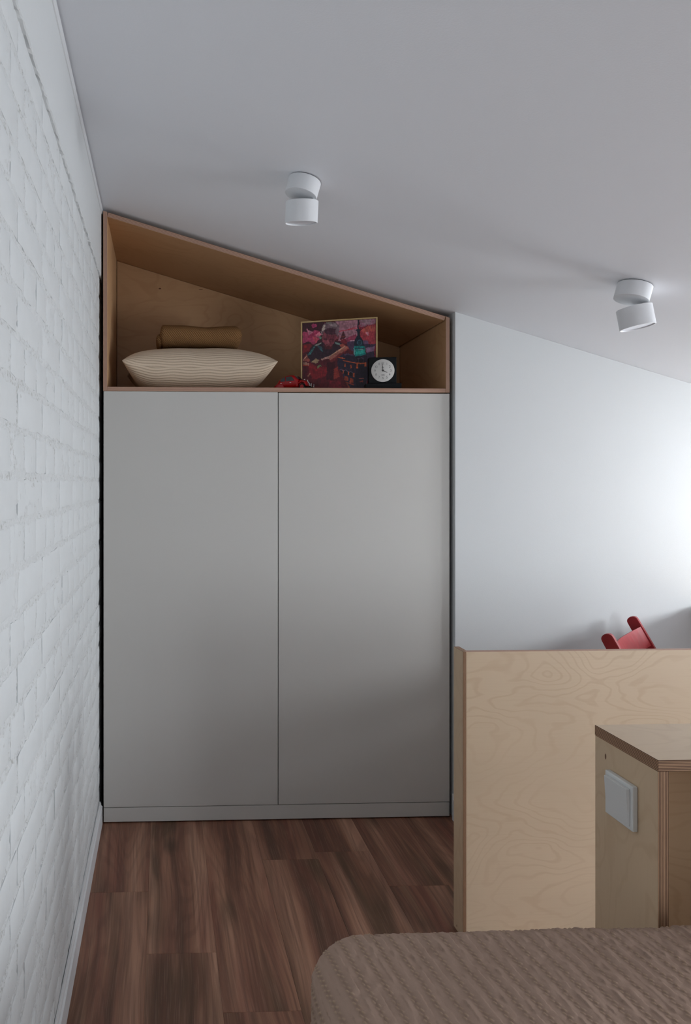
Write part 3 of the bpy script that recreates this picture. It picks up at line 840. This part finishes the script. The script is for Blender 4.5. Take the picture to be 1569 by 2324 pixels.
def numeral_mesh(parent):
    bm = bmesh.new(); yq = -.00225
    SW = .00042
    def seg(a, b):
        a = Vector(a); b = Vector(b); d = (b - a)
        if d.length < 1e-6: return
        n = Vector((-d.y, d.x)).normalized() * SW; e = d.normalized() * SW * .6
        vs = [bm.verts.new((p.x, yq, p.y)) for p in (a - e - n, b + e - n, b + e + n, a - e + n)]
        bm.faces.new(vs)
    def arc(cx, cy, rx, ry, a0, a1, n=12):
        pts = [(cx + rx * math.cos(R(a0 + (a1 - a0) * i / n)), cy + ry * math.sin(R(a0 + (a1 - a0) * i / n))) for i in range(n + 1)]
        return pts
    D = {'0': [arc(0, 0, .42, .5, 0, 360, 18)], '1': [[(0, -.5), (0, .5)]], '2': [arc(0, .22, .3, .28, 160, -35) + [(-.32, -.5), (.36, -.5)]],
         '3': [arc(-.05, .24, .32, .26, 150, -80) + arc(-.05, -.24, .36, .27, 80, -150)], '4': [[(.12, -.5), (.12, .5), (-.34, -.22), (.36, -.22)]],
         '5': [[(.28, .5), (-.18, .5), (-.24, .08)] + arc(-.02, -.18, .34, .32, 125, -150)], '6': [[(.1, .5), (-.26, -.02)] + arc(0, -.2, .32, .3, 150, 510, 18)],
         '7': [[(-.3, .5), (.3, .5), (-.08, -.5)]], '8': [arc(0, -.2, .33, .3, 0, 360, 18), arc(0, .3, .2, .2, 0, 360, 14)], '9': [arc(0, .18, .32, .3, -30, 330, 18), [(.27, .05), (-.02, -.5)]]}
    for h in range(1, 13):
        a = R(90 - 30 * h); rr = .0300 if h not in (12, 6) else .0285
        cx = fc[0] + rr * math.cos(a); cz = fc[1] + rr * math.sin(a)
        s = str(h); hs = .0086; wdt = .0072
        adv = [wdt * (.42 if c == '1' else .86) for c in s]; x = cx - sum(adv) / 2
        for c, ad in zip(s, adv):
            x += ad / 2
            for st in D[c]:
                for p, q in zip(st, st[1:]): seg((x + p[0] * wdt, cz + p[1] * hs), (x + q[0] * wdt, cz + q[1] * hs))
            x += ad / 2
    # small maker's mark under the 12 and the line of tiny print above the 6
    for dx, dz in ((0, .0156), (-.0026, .0125), (.0026, .0125), (0, .0125)):
        seg((fc[0] + dx - .0011, fc[1] + dz), (fc[0] + dx + .0011, fc[1] + dz)); seg((fc[0] + dx, fc[1] + dz - .0009), (fc[0] + dx, fc[1] + dz + .0009))
    for i in range(6):
        x = fc[0] - .0050 + i * .0019
        seg((x, fc[1] - .0172), (x + .0004, fc[1] - .0158)); seg((x + .0004, fc[1] - .0158), (x + .0011, fc[1] - .0160))
    seg((fc[0] - .0058, fc[1] - .0180), (fc[0] + .0070, fc[1] - .0180))
    o = mobj('numerals', bm, M['ink'], parent)
numeral_mesh(dial)
def hand(name, ang, L, w0, w1, yq):
    d = Vector((math.sin(R(ang)), math.cos(R(ang)))); n = Vector((d.y, -d.x))
    pts = [-d * .004 - n * w0, -d * .004 + n * w0, d * L + n * w1, d * L - n * w1]
    prismv = prism(bmesh.new(), [(fc[0] + p.x, fc[1] + p.y) for p in pts], 'y', yq, yq + .0004)
    mobj(name, prismv, M['ink'], ck)
hand('hour_hand', 116, .0185, .0013, .0008, -.0036)
hand('minute_hand', -6, .0305, .0012, .0006, -.0043)
mobj('hand_cap', cyl(bmesh.new(), (fc[0], -.0022, fc[1]), (fc[0], -.0050, fc[1]), .0036, seg=24), M['ink'], ck)

# ---- red toy car
car = thing('toy_car', (.745, .112, ZS + .0006), R(-33), label='small red vintage toy car with chrome grille in front of painting', cat='toy car')
def loft(name, secs, mat, parent, smooth=40, n=20, power=.55):
    """cross sections (x, half-width, z_bottom, z_top[, y centre]) as rounded closed loops"""
    V = []; Fc = []
    for s in secs:
        x, hwid, zb, zt = s[:4]; yc = s[4] if len(s) > 4 else 0
        for i in range(n):
            a = 2 * math.pi * i / n; c, q = math.cos(a), math.sin(a)
            V.append((x, yc + hwid * math.copysign(abs(c) ** power, c), (zb + zt) / 2 + (zt - zb) / 2 * math.copysign(abs(q) ** power, q)))
    for k in range(len(secs) - 1):
        for i in range(n):
            j = (i + 1) % n; Fc.append([k * n + i, k * n + j, (k + 1) * n + j, (k + 1) * n + i])
    Fc.append(list(range(n))[::-1]); Fc.append([(len(secs) - 1) * n + i for i in range(n)])
    o = pdobj(name, V, Fc, mat, parent)
    return o
roof = [(-.072, .010), (-.069, .020), (-.062, .034), (-.052, .046), (-.040, .0545), (-.026, .060), (-.010, .0625), (.004, .062), (.012, .0595), (.020, .052), (.028, .044)]
body = loft('body', [(x, .0285 if x > -.06 else .024, .010, z) for x, z in roof], M['carred'], car)
for s in (-1, 1):
    def wpoly(pts, nm):
        bm = prism(bmesh.new(), pts, 'y', s * .0268 if s < 0 else .0262, s * .0290 if s < 0 else .0290)
        mobj(nm, bm, M['glassdark'], body)
    wpoly([(-.046, .037), (-.044, .044), (-.036, .0505), (-.025, .0535), (-.025, .037)], 'side_window')
    wpoly([(-.021, .037), (-.021, .0545), (-.006, .0555), (.004, .054), (.014, .038)], 'side_window')
    for hx, hz in ((-.042, .030), (-.002, .031)):
        mobj('door_handle', bbox(bmesh.new(), hx - .0035, hx + .0035, s * .0290 - .0008, s * .0290 + .0008, hz - .0006, hz + .0006), M['chrome'], body)
bm = bmesh.new()
q = [(.0135, -.022, .0588), (.0135, .022, .0588), (.0295, .024, .0432), (.0295, -.024, .0432)]
nrm = Vector((.0156, 0, .016)).normalized() * .0012
A_ = [bm.verts.new(Vector(p) + nrm) for p in q]; B_ = [bm.verts.new(Vector(p) - nrm) for p in q]
bm.faces.new(A_); bm.faces.new(B_[::-1])
for i in range(4): bm.faces.new((A_[i], A_[(i + 1) % 4], B_[(i + 1) % 4], B_[i]))
mobj('windscreen', bm, M['glassdark'], body)
bm = bbox(bmesh.new(), .020, .0215, -.017, .012, .0478, .0487)
mobj('wiper', bm, M['chrome'], body)
loft('bonnet', [(.020, .019, .012, .043), (.034, .0165, .012, .0415), (.050, .013, .012, .038), (.062, .0105, .012, .033), (.070, .0085, .012, .026), (.073, .006, .013, .020)], M['carred'], car)
for s in (-1, 1):
    # arched front wing: swept band over the wheel
    V = []; Fc = []
    arcs = [R(a) for a in range(0, 181, 12)]
    for a in arcs:
        cx, cz = .045, .0145; r0, r1 = .0165, .0205
        px_, pz_ = math.cos(a), math.sin(a)
        ext = 1 + .22 * max(0, -px_)
        for (rr_, yy) in ((r0, .014), (r1, .014), (r1 + .001, .022), (r1 - .0015, .0285), (r0, .0295)):
            V.append((cx + rr_ * px_ * ext, s * yy, cz + rr_ * pz_))
    m = 5
    for i in range(len(arcs) - 1):
        for j in range(m):
            k = (j + 1) % m; Fc.append([i * m + j, i * m + k, (i + 1) * m + k, (i + 1) * m + j])
    Fc.append(list(range(m))); Fc.append([(len(arcs) - 1) * m + j for j in range(m)][::-1])
    pdobj('front_wing', V, Fc, M['carred'], car)
    loft('rear_wing', [(-.070, .003, .008, .020, s * .0285), (-.060, .0045, .007, .028, s * .0285), (-.046, .0050, .007, .031, s * .0285), (-.034, .0040, .007, .026, s * .0285), (-.028, .002, .008, .016, s * .0285)], M['carred'], car)
    for wxp in (-.050, .045):
        w = lathe(bmesh.new(), (wxp, s * .0175, .0128), (0, s, 0), [(0, 0), (.0105, 0), (.0125, .002), (.0125, .007), (.0108, .0092), (.0080, .0092), (0, .0085)], 28)
        wo = mobj('wheel', w, M['tyre'], car, smooth=40)
        mobj('hubcap', lathe(bmesh.new(), (wxp, s * .0262, .0128), (0, s, 0), [(0, .0), (.0078, .0005), (.0060, .0014), (.0022, .0016), (.0016, .0026), (0, .003)], 20), M['carred'], wo, smooth=40)
    hl = mobj('headlamp', lathe(bmesh.new(), (.052, s * .0150, .0395), (1, 0, .05), [(0, -.004), (.0030, -.003), (.0046, .0005), (.0048, .0025), (.0040, .0036), (0, .0044)], 20), M['chrome'], car, smooth=40)
    mobj('lamp_post', cyl(bmesh.new(), (.052, s * .0142, .0310), (.052, s * .0148, .0365), .0010, seg=8), M['chrome'], hl)
t = NT('chrome_grille', .25); t.b.inputs['Metallic'].default_value = 1
sp = t.n('ShaderNodeSeparateXYZ'); t.l(t.coord(), sp.inputs[0])
t.color(t.ramp(t.math('SINE', t.math('MULTIPLY', sp.outputs[2], 2600)), [(.3, (.10, .10, .10)), (.6, (.8, .8, .8))]))
V = []; secs = [(.0655, .0335, .0105), (.0690, .0290, .0108), (.0725, .0225, .0100), (.0745, .0160, .0085), (.0745, .0110, .0060)]
for x, z, hwid in secs:
    for s in (-1, 0, 1): V.append((x + (0 if s else .0022), s * hwid, z))
for x, z, hwid in secs:
    for s in (-1, 0, 1): V.append((x - .004 + (0 if s else .0022), s * hwid, z - .001))
Fc = []
for i in range(len(secs) - 1):
    for j in range(2):
        Fc.append([i * 3 + j, i * 3 + j + 1, i * 3 + j + 4, i * 3 + j + 3]); o_ = 15
        Fc.append([o_ + i * 3 + j, o_ + i * 3 + j + 3, o_ + i * 3 + j + 4, o_ + i * 3 + j + 1])
    for j in (0, 2): Fc.append([i * 3 + j, i * 3 + 3 + j, 15 + i * 3 + 3 + j, 15 + i * 3 + j])
for r_ in (0, 4):
    for j in (0, 1): Fc.append([r_ * 3 + j, r_ * 3 + j + 1, 15 + r_ * 3 + j + 1, 15 + r_ * 3 + j])
pdobj('grille', V, Fc, t.m, car, smooth=False)
bp = mobj('bumper', bbox(bmesh.new(), .0765, .0785, -.027, .027, .0135, .0165, .0008), M['chrome'], car)
for s in (-1, 1):
    mobj('overrider', bbox(bmesh.new(), .0785, .0800, s * .014 - .0010, s * .014 + .0010, .0105, .0240, .0004), M['chrome'], bp)
mobj('chassis', bbox(bmesh.new(), -.062, .0765, -.016, .016, .008, .0125), M['black'], car)

# ================================================================== PLYWOOD SCREEN, BEDSIDE CABINET, SWITCH
XS, ZSC = 1.071, .812
YN, YFAR = -.739, -.673
XSE = 2.25
scn = thing('plywood_screen', ((XS + XSE) / 2, -.71, 0), label='waist-high pale birch plywood partition panel with narrow return, behind the cabinet', cat='partition')
def lsx(x): return x - (XS + XSE) / 2
def lsy(y): return y + .71
RB = .0085; TS = .0165
ply('side_panel', prism(bmesh.new(), [(lsx(XS), lsy(YN)), (lsx(XS + RB), lsy(YN)), (lsx(XS + RB), lsy(YN + .0185)), (lsx(XS + TS), lsy(YN + .0185)), (lsx(XS + TS), lsy(YFAR)), (lsx(XS), lsy(YFAR))], 'z', .0005, ZSC), 0, 2, scn)
ply('side_panel', prism(bmesh.new(), [(lsx(XSE), lsy(YN)), (lsx(XSE), lsy(YFAR)), (lsx(XSE - TS), lsy(YFAR)), (lsx(XSE - TS), lsy(YN + .0185)), (lsx(XSE - RB), lsy(YN + .0185)), (lsx(XSE - RB), lsy(YN))], 'z', .0005, ZSC), 0, 2, scn)
plybox('main_panel', lsx(XS + RB + .0004), lsx(XSE - RB - .0004), lsy(YN + .0006), lsy(YN + .0182), .0005, ZSC - .0004, 1, 0, scn, face='birch_panel', edge='edge_pale')  # paler edge layers paint in the daylight on the panel's top

CY0, CY1, CX1 = -1.543, -1.361, 1.38
TC_ = .0195
cab = thing('bedside_cabinet', ((XS + CX1) / 2, (CY0 + CY1) / 2, 0), label='open-fronted birch plywood cabinet with layered edges, standing at the bed end', cat='cabinet')
ox, oy = (XS + CX1) / 2, (CY0 + CY1) / 2
ZCT = .8135
plybox('top', XS - ox, CX1 - ox, CY0 - oy, CY1 - oy, ZCT - TC_, ZCT, 2, 0, cab)
plybox('side_panel', XS + .0006 - ox, XS + TC_ - ox, CY0 + .0012 - oy, CY1 - .0004 - oy, .0005, ZCT - TC_ - .0002, 0, 2, cab)
plybox('side_panel', CX1 - TC_ - ox, CX1 - .0006 - ox, CY0 + .0012 - oy, CY1 - .0004 - oy, .0005, ZCT - TC_ - .0002, 0, 2, cab)
plybox('back_panel', XS + TC_ + .0004 - ox, CX1 - TC_ - .0004 - ox, CY1 - .014 - oy, CY1 - .002 - oy, .0005, ZCT - TC_ - .0004, 1, 0, cab)
plybox('shelf', XS + TC_ + .0004 - ox, CX1 - TC_ - .0004 - ox, CY0 + .006 - oy, CY1 - .0145 - oy, .36, .378, 2, 0, cab)
# dark knot near the top of the side
knot(cab, 1375, 1717, 0, XS + .0006, .0022, 2, 2.6, (ox, oy, 0))
knot(scn, 1037, 2101, 0, XS, .0016, 2, 2.4, ((XS + XSE) / 2, -.71, 0))

sy0, sy1 = on(1434, 1800, 0, XS - .010).y, on(1375, 1800, 0, XS - .010).y
szc = .7055; sa = .0805 / 2; syc = (sy0 + sy1) / 2
sw = thing('light_switch', (XS + .0003, syc, szc), label='white square rocker light switch on the side of the plywood cabinet', cat='light switch')
box('switch_frame', -.0100, 0, -sa, sa, -sa, sa, M['switch'], sw, .0018, 2)
bm = bmesh.new()
ri = .0335
V = [(-.0102, -ri, -ri), (-.0102, ri, -ri), (-.0102, ri, ri), (-.0102, -ri, ri)]
front = [(-.0122, -ri + .001, -ri + .001), (-.0122, ri, -ri + .001), (-.0165, ri, ri - .001), (-.0165, -ri + .001, ri - .001)]
a = [bm.verts.new(v) for v in V]; b = [bm.verts.new(v) for v in front]
bm.faces.new(a); bm.faces.new(b[::-1])
for i in range(4): bm.faces.new((a[i], a[(i + 1) % 4], b[(i + 1) % 4], b[i]))
bmesh.ops.bevel(bm, geom=list(bm.edges), offset=.0007, segments=2, affect='EDGES')
mobj('rocker', bm, M['switch'], sw)

# ================================================================== DESK UNDER THE FAR WINDOW (its corner stands just past the picture's edge)
DX0, DX1, DY0, DY1 = 2.29, XR - .004, -.735, -.036
dk = thing('plywood_desk', ((DX0 + DX1) / 2, (DY0 + DY1) / 2, 0), label='birch plywood desk under the window in the corner', cat='desk')
dx, dy = (DX0 + DX1) / 2, (DY0 + DY1) / 2
plybox('desk_top', DX0 - dx, DX1 - dx, DY0 - dy, DY1 - dy, .800, .818, 2, 0, dk)
plybox('side_panel', DX0 + .45 - dx, DX0 + .468 - dx, DY0 + .02 - dy, DY1 - .02 - dy, .0005, .7998, 0, 2, dk)
plybox('side_panel', DX1 - .05 - dx, DX1 - .032 - dx, DY0 + .02 - dy, DY1 - .02 - dy, .0005, .7998, 0, 2, dk)

# ================================================================== RED CHAIR BEHIND THE SCREEN
tn, tf = on(1380, 1437, 1, CAM.y + 2.36), None
tf = on(1437, 1398, 2, tn.z)
wdir = (tf - tn); wdir.z = 0; sepw = wdir.length; wdir.normalize()
fdir = Vector((wdir.y, -wdir.x, 0))
org = (tn + tf) / 2
chr_ = thing('high_chair', (org.x, org.y, 0), math.atan2(fdir.y, fdir.x), label='red stained wooden chair behind the plywood partition, only its back showing', cat='chair')
# local axes: +x forward, +y = left of chair (far->?), z up
ylat = Vector((-math.sin(chr_.rotation_euler.z), math.cos(chr_.rotation_euler.z), 0))
HT = tn.z; lean = .52; TH = .024; UW = .037
xt = 0.0
def lean_x(z): return (HT - z) * lean
for s in (-1, 1):
    yc = s * sepw / 2
    # slanting upright: board in the x-z plane, rounded top
    pts = []
    d = Vector((-lean, 1)).normalized(); nn = Vector((d.y, -d.x))
    top = Vector((xt, HT - UW * .45)); bot = Vector((xt + lean_x(.034) - 0, .034))
    pts = [bot - nn * UW * .75, bot + nn * UW * .75, top + nn * UW / 2]
    for k in range(1, 9):
        a = math.pi * k / 9
        pts.append(top + nn * UW / 2 * math.cos(a) + d * UW * .42 * math.sin(a))
    pts.append(top - nn * UW / 2)
    bm = prism(bmesh.new(), [tuple(p) for p in pts], 'y', yc - TH / 2, yc + TH / 2)
    bmesh.ops.bevel(bm, geom=list(bm.edges), offset=.002, segments=2, affect='EDGES')
    mobj('side_upright', bm, M['redwood'], chr_, smooth=35)
    bm = bbox(bmesh.new(), -.025, bot.x + .012, yc - TH / 2, yc + TH / 2, .0005, .0335, .004, 2)
    mobj('floor_runner', bm, M['redwood'], chr_)
def slat(name, zc, hgt, bow, th=.009):
    """curved back board between the uprights, following their lean"""
    V = []; n = 13; d = Vector((-lean, 0, 1)).normalized(); nf = Vector((d.z, 0, -d.x))
    hy = sepw / 2 - TH / 2 - .0005
    for i in range(n):
        u = -1 + 2 * i / (n - 1)
        c = Vector((lean_x(zc) + .004, u * hy, zc)) - nf * (bow * (1 - u * u))
        for a, b in ((-hgt / 2, -th / 2), (hgt / 2, -th / 2), (hgt / 2, th / 2), (-hgt / 2, th / 2)):
            V.append(c + d * a + nf * b)
    Fc = []
    for i in range(n - 1):
        for j in range(4): Fc.append([i * 4 + j, i * 4 + (j + 1) % 4, (i + 1) * 4 + (j + 1) % 4, (i + 1) * 4 + j])
    Fc.append([0, 1, 2, 3]); Fc.append([(n - 1) * 4 + j for j in range(4)][::-1])
    o = pdobj(name, V, Fc, M['redwood'], chr_, smooth=False)
slat('back_board', HT - .070, .074, .030)
slat('back_board', HT - .185, .066, .030)
hyy = sepw / 2 - TH / 2 - .0005
xq = lean_x(.45)
mobj('seat', bbox(bmesh.new(), xq - .05, xq + .20, -hyy, hyy, .445, .460, .005, 2), M['redwood'], chr_)
xq = lean_x(.20)
mobj('foot_plate', bbox(bmesh.new(), xq - .05, xq + .12, -hyy, hyy, .195, .210, .005, 2), M['redwood'], chr_)
mobj('tie_rod', cyl(bmesh.new(), (lean_x(.30), -hyy, .30), (lean_x(.30), hyy, .30), .005, seg=12), M['steel'], chr_)

# ================================================================== BED AND BEDSPREAD
BX0, BX1, BY1, BZ = .450, 1.360, -1.569, .568
bed = thing('bed', ((BX0 + BX1) / 2, -2.56, 0), label='low single bed under the brown stitched bedspread', cat='bed')
bx, by = (BX0 + BX1) / 2, -2.56
box('base', BX0 + .03 - bx, BX1 - .03 - bx, -3.54 - by, BY1 - .035 - by, .10, .30, M['birch'], bed, .004)
box('mattress', BX0 + .025 - bx, BX1 - .025 - bx, -3.545 - by, BY1 - .03 - by, .301, BZ - .012, plain('white_mattress', (.7, .7, .68, 1), .9), bed, .03, 3)
for i in (-1, 1):
    for yl in (-3.48, BY1 - .11):
        mobj('leg', cyl(bmesh.new(), (i * .36, yl - by, .0005), (i * .36, yl - by, .0995), .02, .024, 16), M['birch'], bed, smooth=40)
def cover_mat():
    t = NT('stitched_taupe_cotton', .95, .06)
    at = t.n('ShaderNodeAttribute', attribute_name='stitch')
    n = t.noise(t.coord(), 900, 2); n2 = t.noise(t.coord(), 7, 2)
    c = t.mix(n2, srgb(164, 138, 122), srgb(176, 151, 135))
    c = t.mix(t.math('MULTIPLY', n, .25), c, srgb(120, 102, 92))
    c = t.mix(t.math('MULTIPLY', at.outputs['Fac'], .75), c, srgb(186, 160, 132))
    dk = t.n('ShaderNodeAttribute', attribute_name='valley_shade')
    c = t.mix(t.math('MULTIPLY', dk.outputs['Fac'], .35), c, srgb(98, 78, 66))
    t.color(c); t.bump(n, .35, .0008)
    return t.m
M['cover'] = cover_mat()
def axis_pts(segs):
    out = []
    for a, b, st in segs:
        n = max(2, int(round((b - a) / st))); out.append(np.linspace(a, b, n, endpoint=False))
    out.append([segs[-1][1]])
    return np.concatenate(out)
DROP = .40
sv = axis_pts([(BX0 - DROP, BX0 - .14, .005), (BX0 - .14, 1.18, .0013), (1.18, BX1 + DROP, .0035)])
tv = axis_pts([(-3.56 - .2, -1.84, .0035), (-1.84, BY1 + .08, .0013), (BY1 + .08, BY1 + DROP, .005)])
S, T = np.meshgrid(sv, tv, indexing='ij')
Rp, re = .105, .048
x0_, x1_, y0_, y1_ = BX0 + Rp, BX1 - Rp, -3.56 + Rp, BY1 - Rp
Q0 = np.clip(S, x0_, x1_); Q1 = np.clip(T, y0_, y1_)
D0, D1 = S - Q0, T - Q1; Ld = np.hypot(D0, D1) + 1e-9
U0, U1 = D0 / Ld, D1 / Ld
e = Ld - (Rp - re)
a = np.clip(e / re, 0, math.pi / 2)
hor = np.where(e < 0, Ld, (Rp - re) + re * np.sin(a))
drop = np.where(e < 0, 0, re * (1 - np.cos(a))) + np.maximum(0, e - re * math.pi / 2)
Pz = BZ - drop
nrm = np.stack([U0 * np.sin(a), U1 * np.sin(a), np.cos(a)], -1)
fl = np.clip(drop / .35, 0, 1)
Px = Q0 + U0 * (hor + .010 * fl * vnoise(T * 6, S * 0, 31)); Py = Q1 + U1 * (hor + .014 * fl * vnoise(S * 6, T * 0, 32))
th = R(6.7)
wv = S * math.cos(th) + T * math.sin(th); lv = -S * math.sin(th) + T * math.cos(th)
wv = wv + .0016 * vnoise(wv * 8, lv * 9, 40)
SP = .0272
rowid = np.floor(wv / SP); dw = (wv / SP - rowid - .5) * SP
PITCH = .0124
zig = .0016 * np.sin(2 * math.pi * lv / PITCH + rowid * 1.7)
ph_ = 2 * math.pi * lv / PITCH + rowid * 1.3
b1 = np.exp(-((dw - .0022 - .0008 * np.cos(ph_)) / .0014) ** 2) * np.clip(.25 + np.sin(ph_), 0, 1) ** .8
b2 = np.exp(-((dw + .0022 + .0008 * np.cos(ph_)) / .0014) ** 2) * np.clip(.25 - np.sin(ph_), 0, 1) ** .8
st = np.clip(b1 + b2, 0, 1) * np.clip(.85 + .35 * vnoise(lv * 120, rowid * 3.3, 44), .3, 1)
puff = np.clip(np.abs(dw) / (SP / 2), 0, 1)
puff = np.sin(np.clip(puff - .22, 0, 1) / .78 * math.pi / 2)
wr_ = vnoise(lv * 75, rowid * 5.7 + 2 + .6 * dw / SP, 45) + .7 * vnoise(lv * 34, rowid * 2.9 + dw / SP, 46)
disp = .0023 * st - .0003 * np.exp(-(dw / .0052) ** 2) + .0004 * puff + .0019 * wr_ * puff + .0022 * vnoise(S * 7, T * 8, 47)
fine = (S > -9)
disp = np.where(fine, disp, .001)
Vc = np.stack([Px, Py, Pz], -1) + nrm * disp[..., None]
Vc[..., 2] = np.maximum(Vc[..., 2], .125 + .01 * vnoise(S * 9, T * 9, 50))
Fc = grid_faces(len(sv), len(tv))
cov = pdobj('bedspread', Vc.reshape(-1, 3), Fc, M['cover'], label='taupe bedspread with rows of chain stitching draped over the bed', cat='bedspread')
A = cov.data.attributes.new('stitch', 'FLOAT', 'POINT'); A.data.foreach_set('value', np.where(fine, st, .25).astype(np.float32).reshape(-1))
valley_shade = np.exp(-(dw / .0046) ** 2) * (1 - st)  # shade of the valleys beside the stitches, mixed into the cloth colour
A = cov.data.attributes.new('valley_shade', 'FLOAT', 'POINT'); A.data.foreach_set('value', np.where(fine, valley_shade, .2).astype(np.float32).reshape(-1))
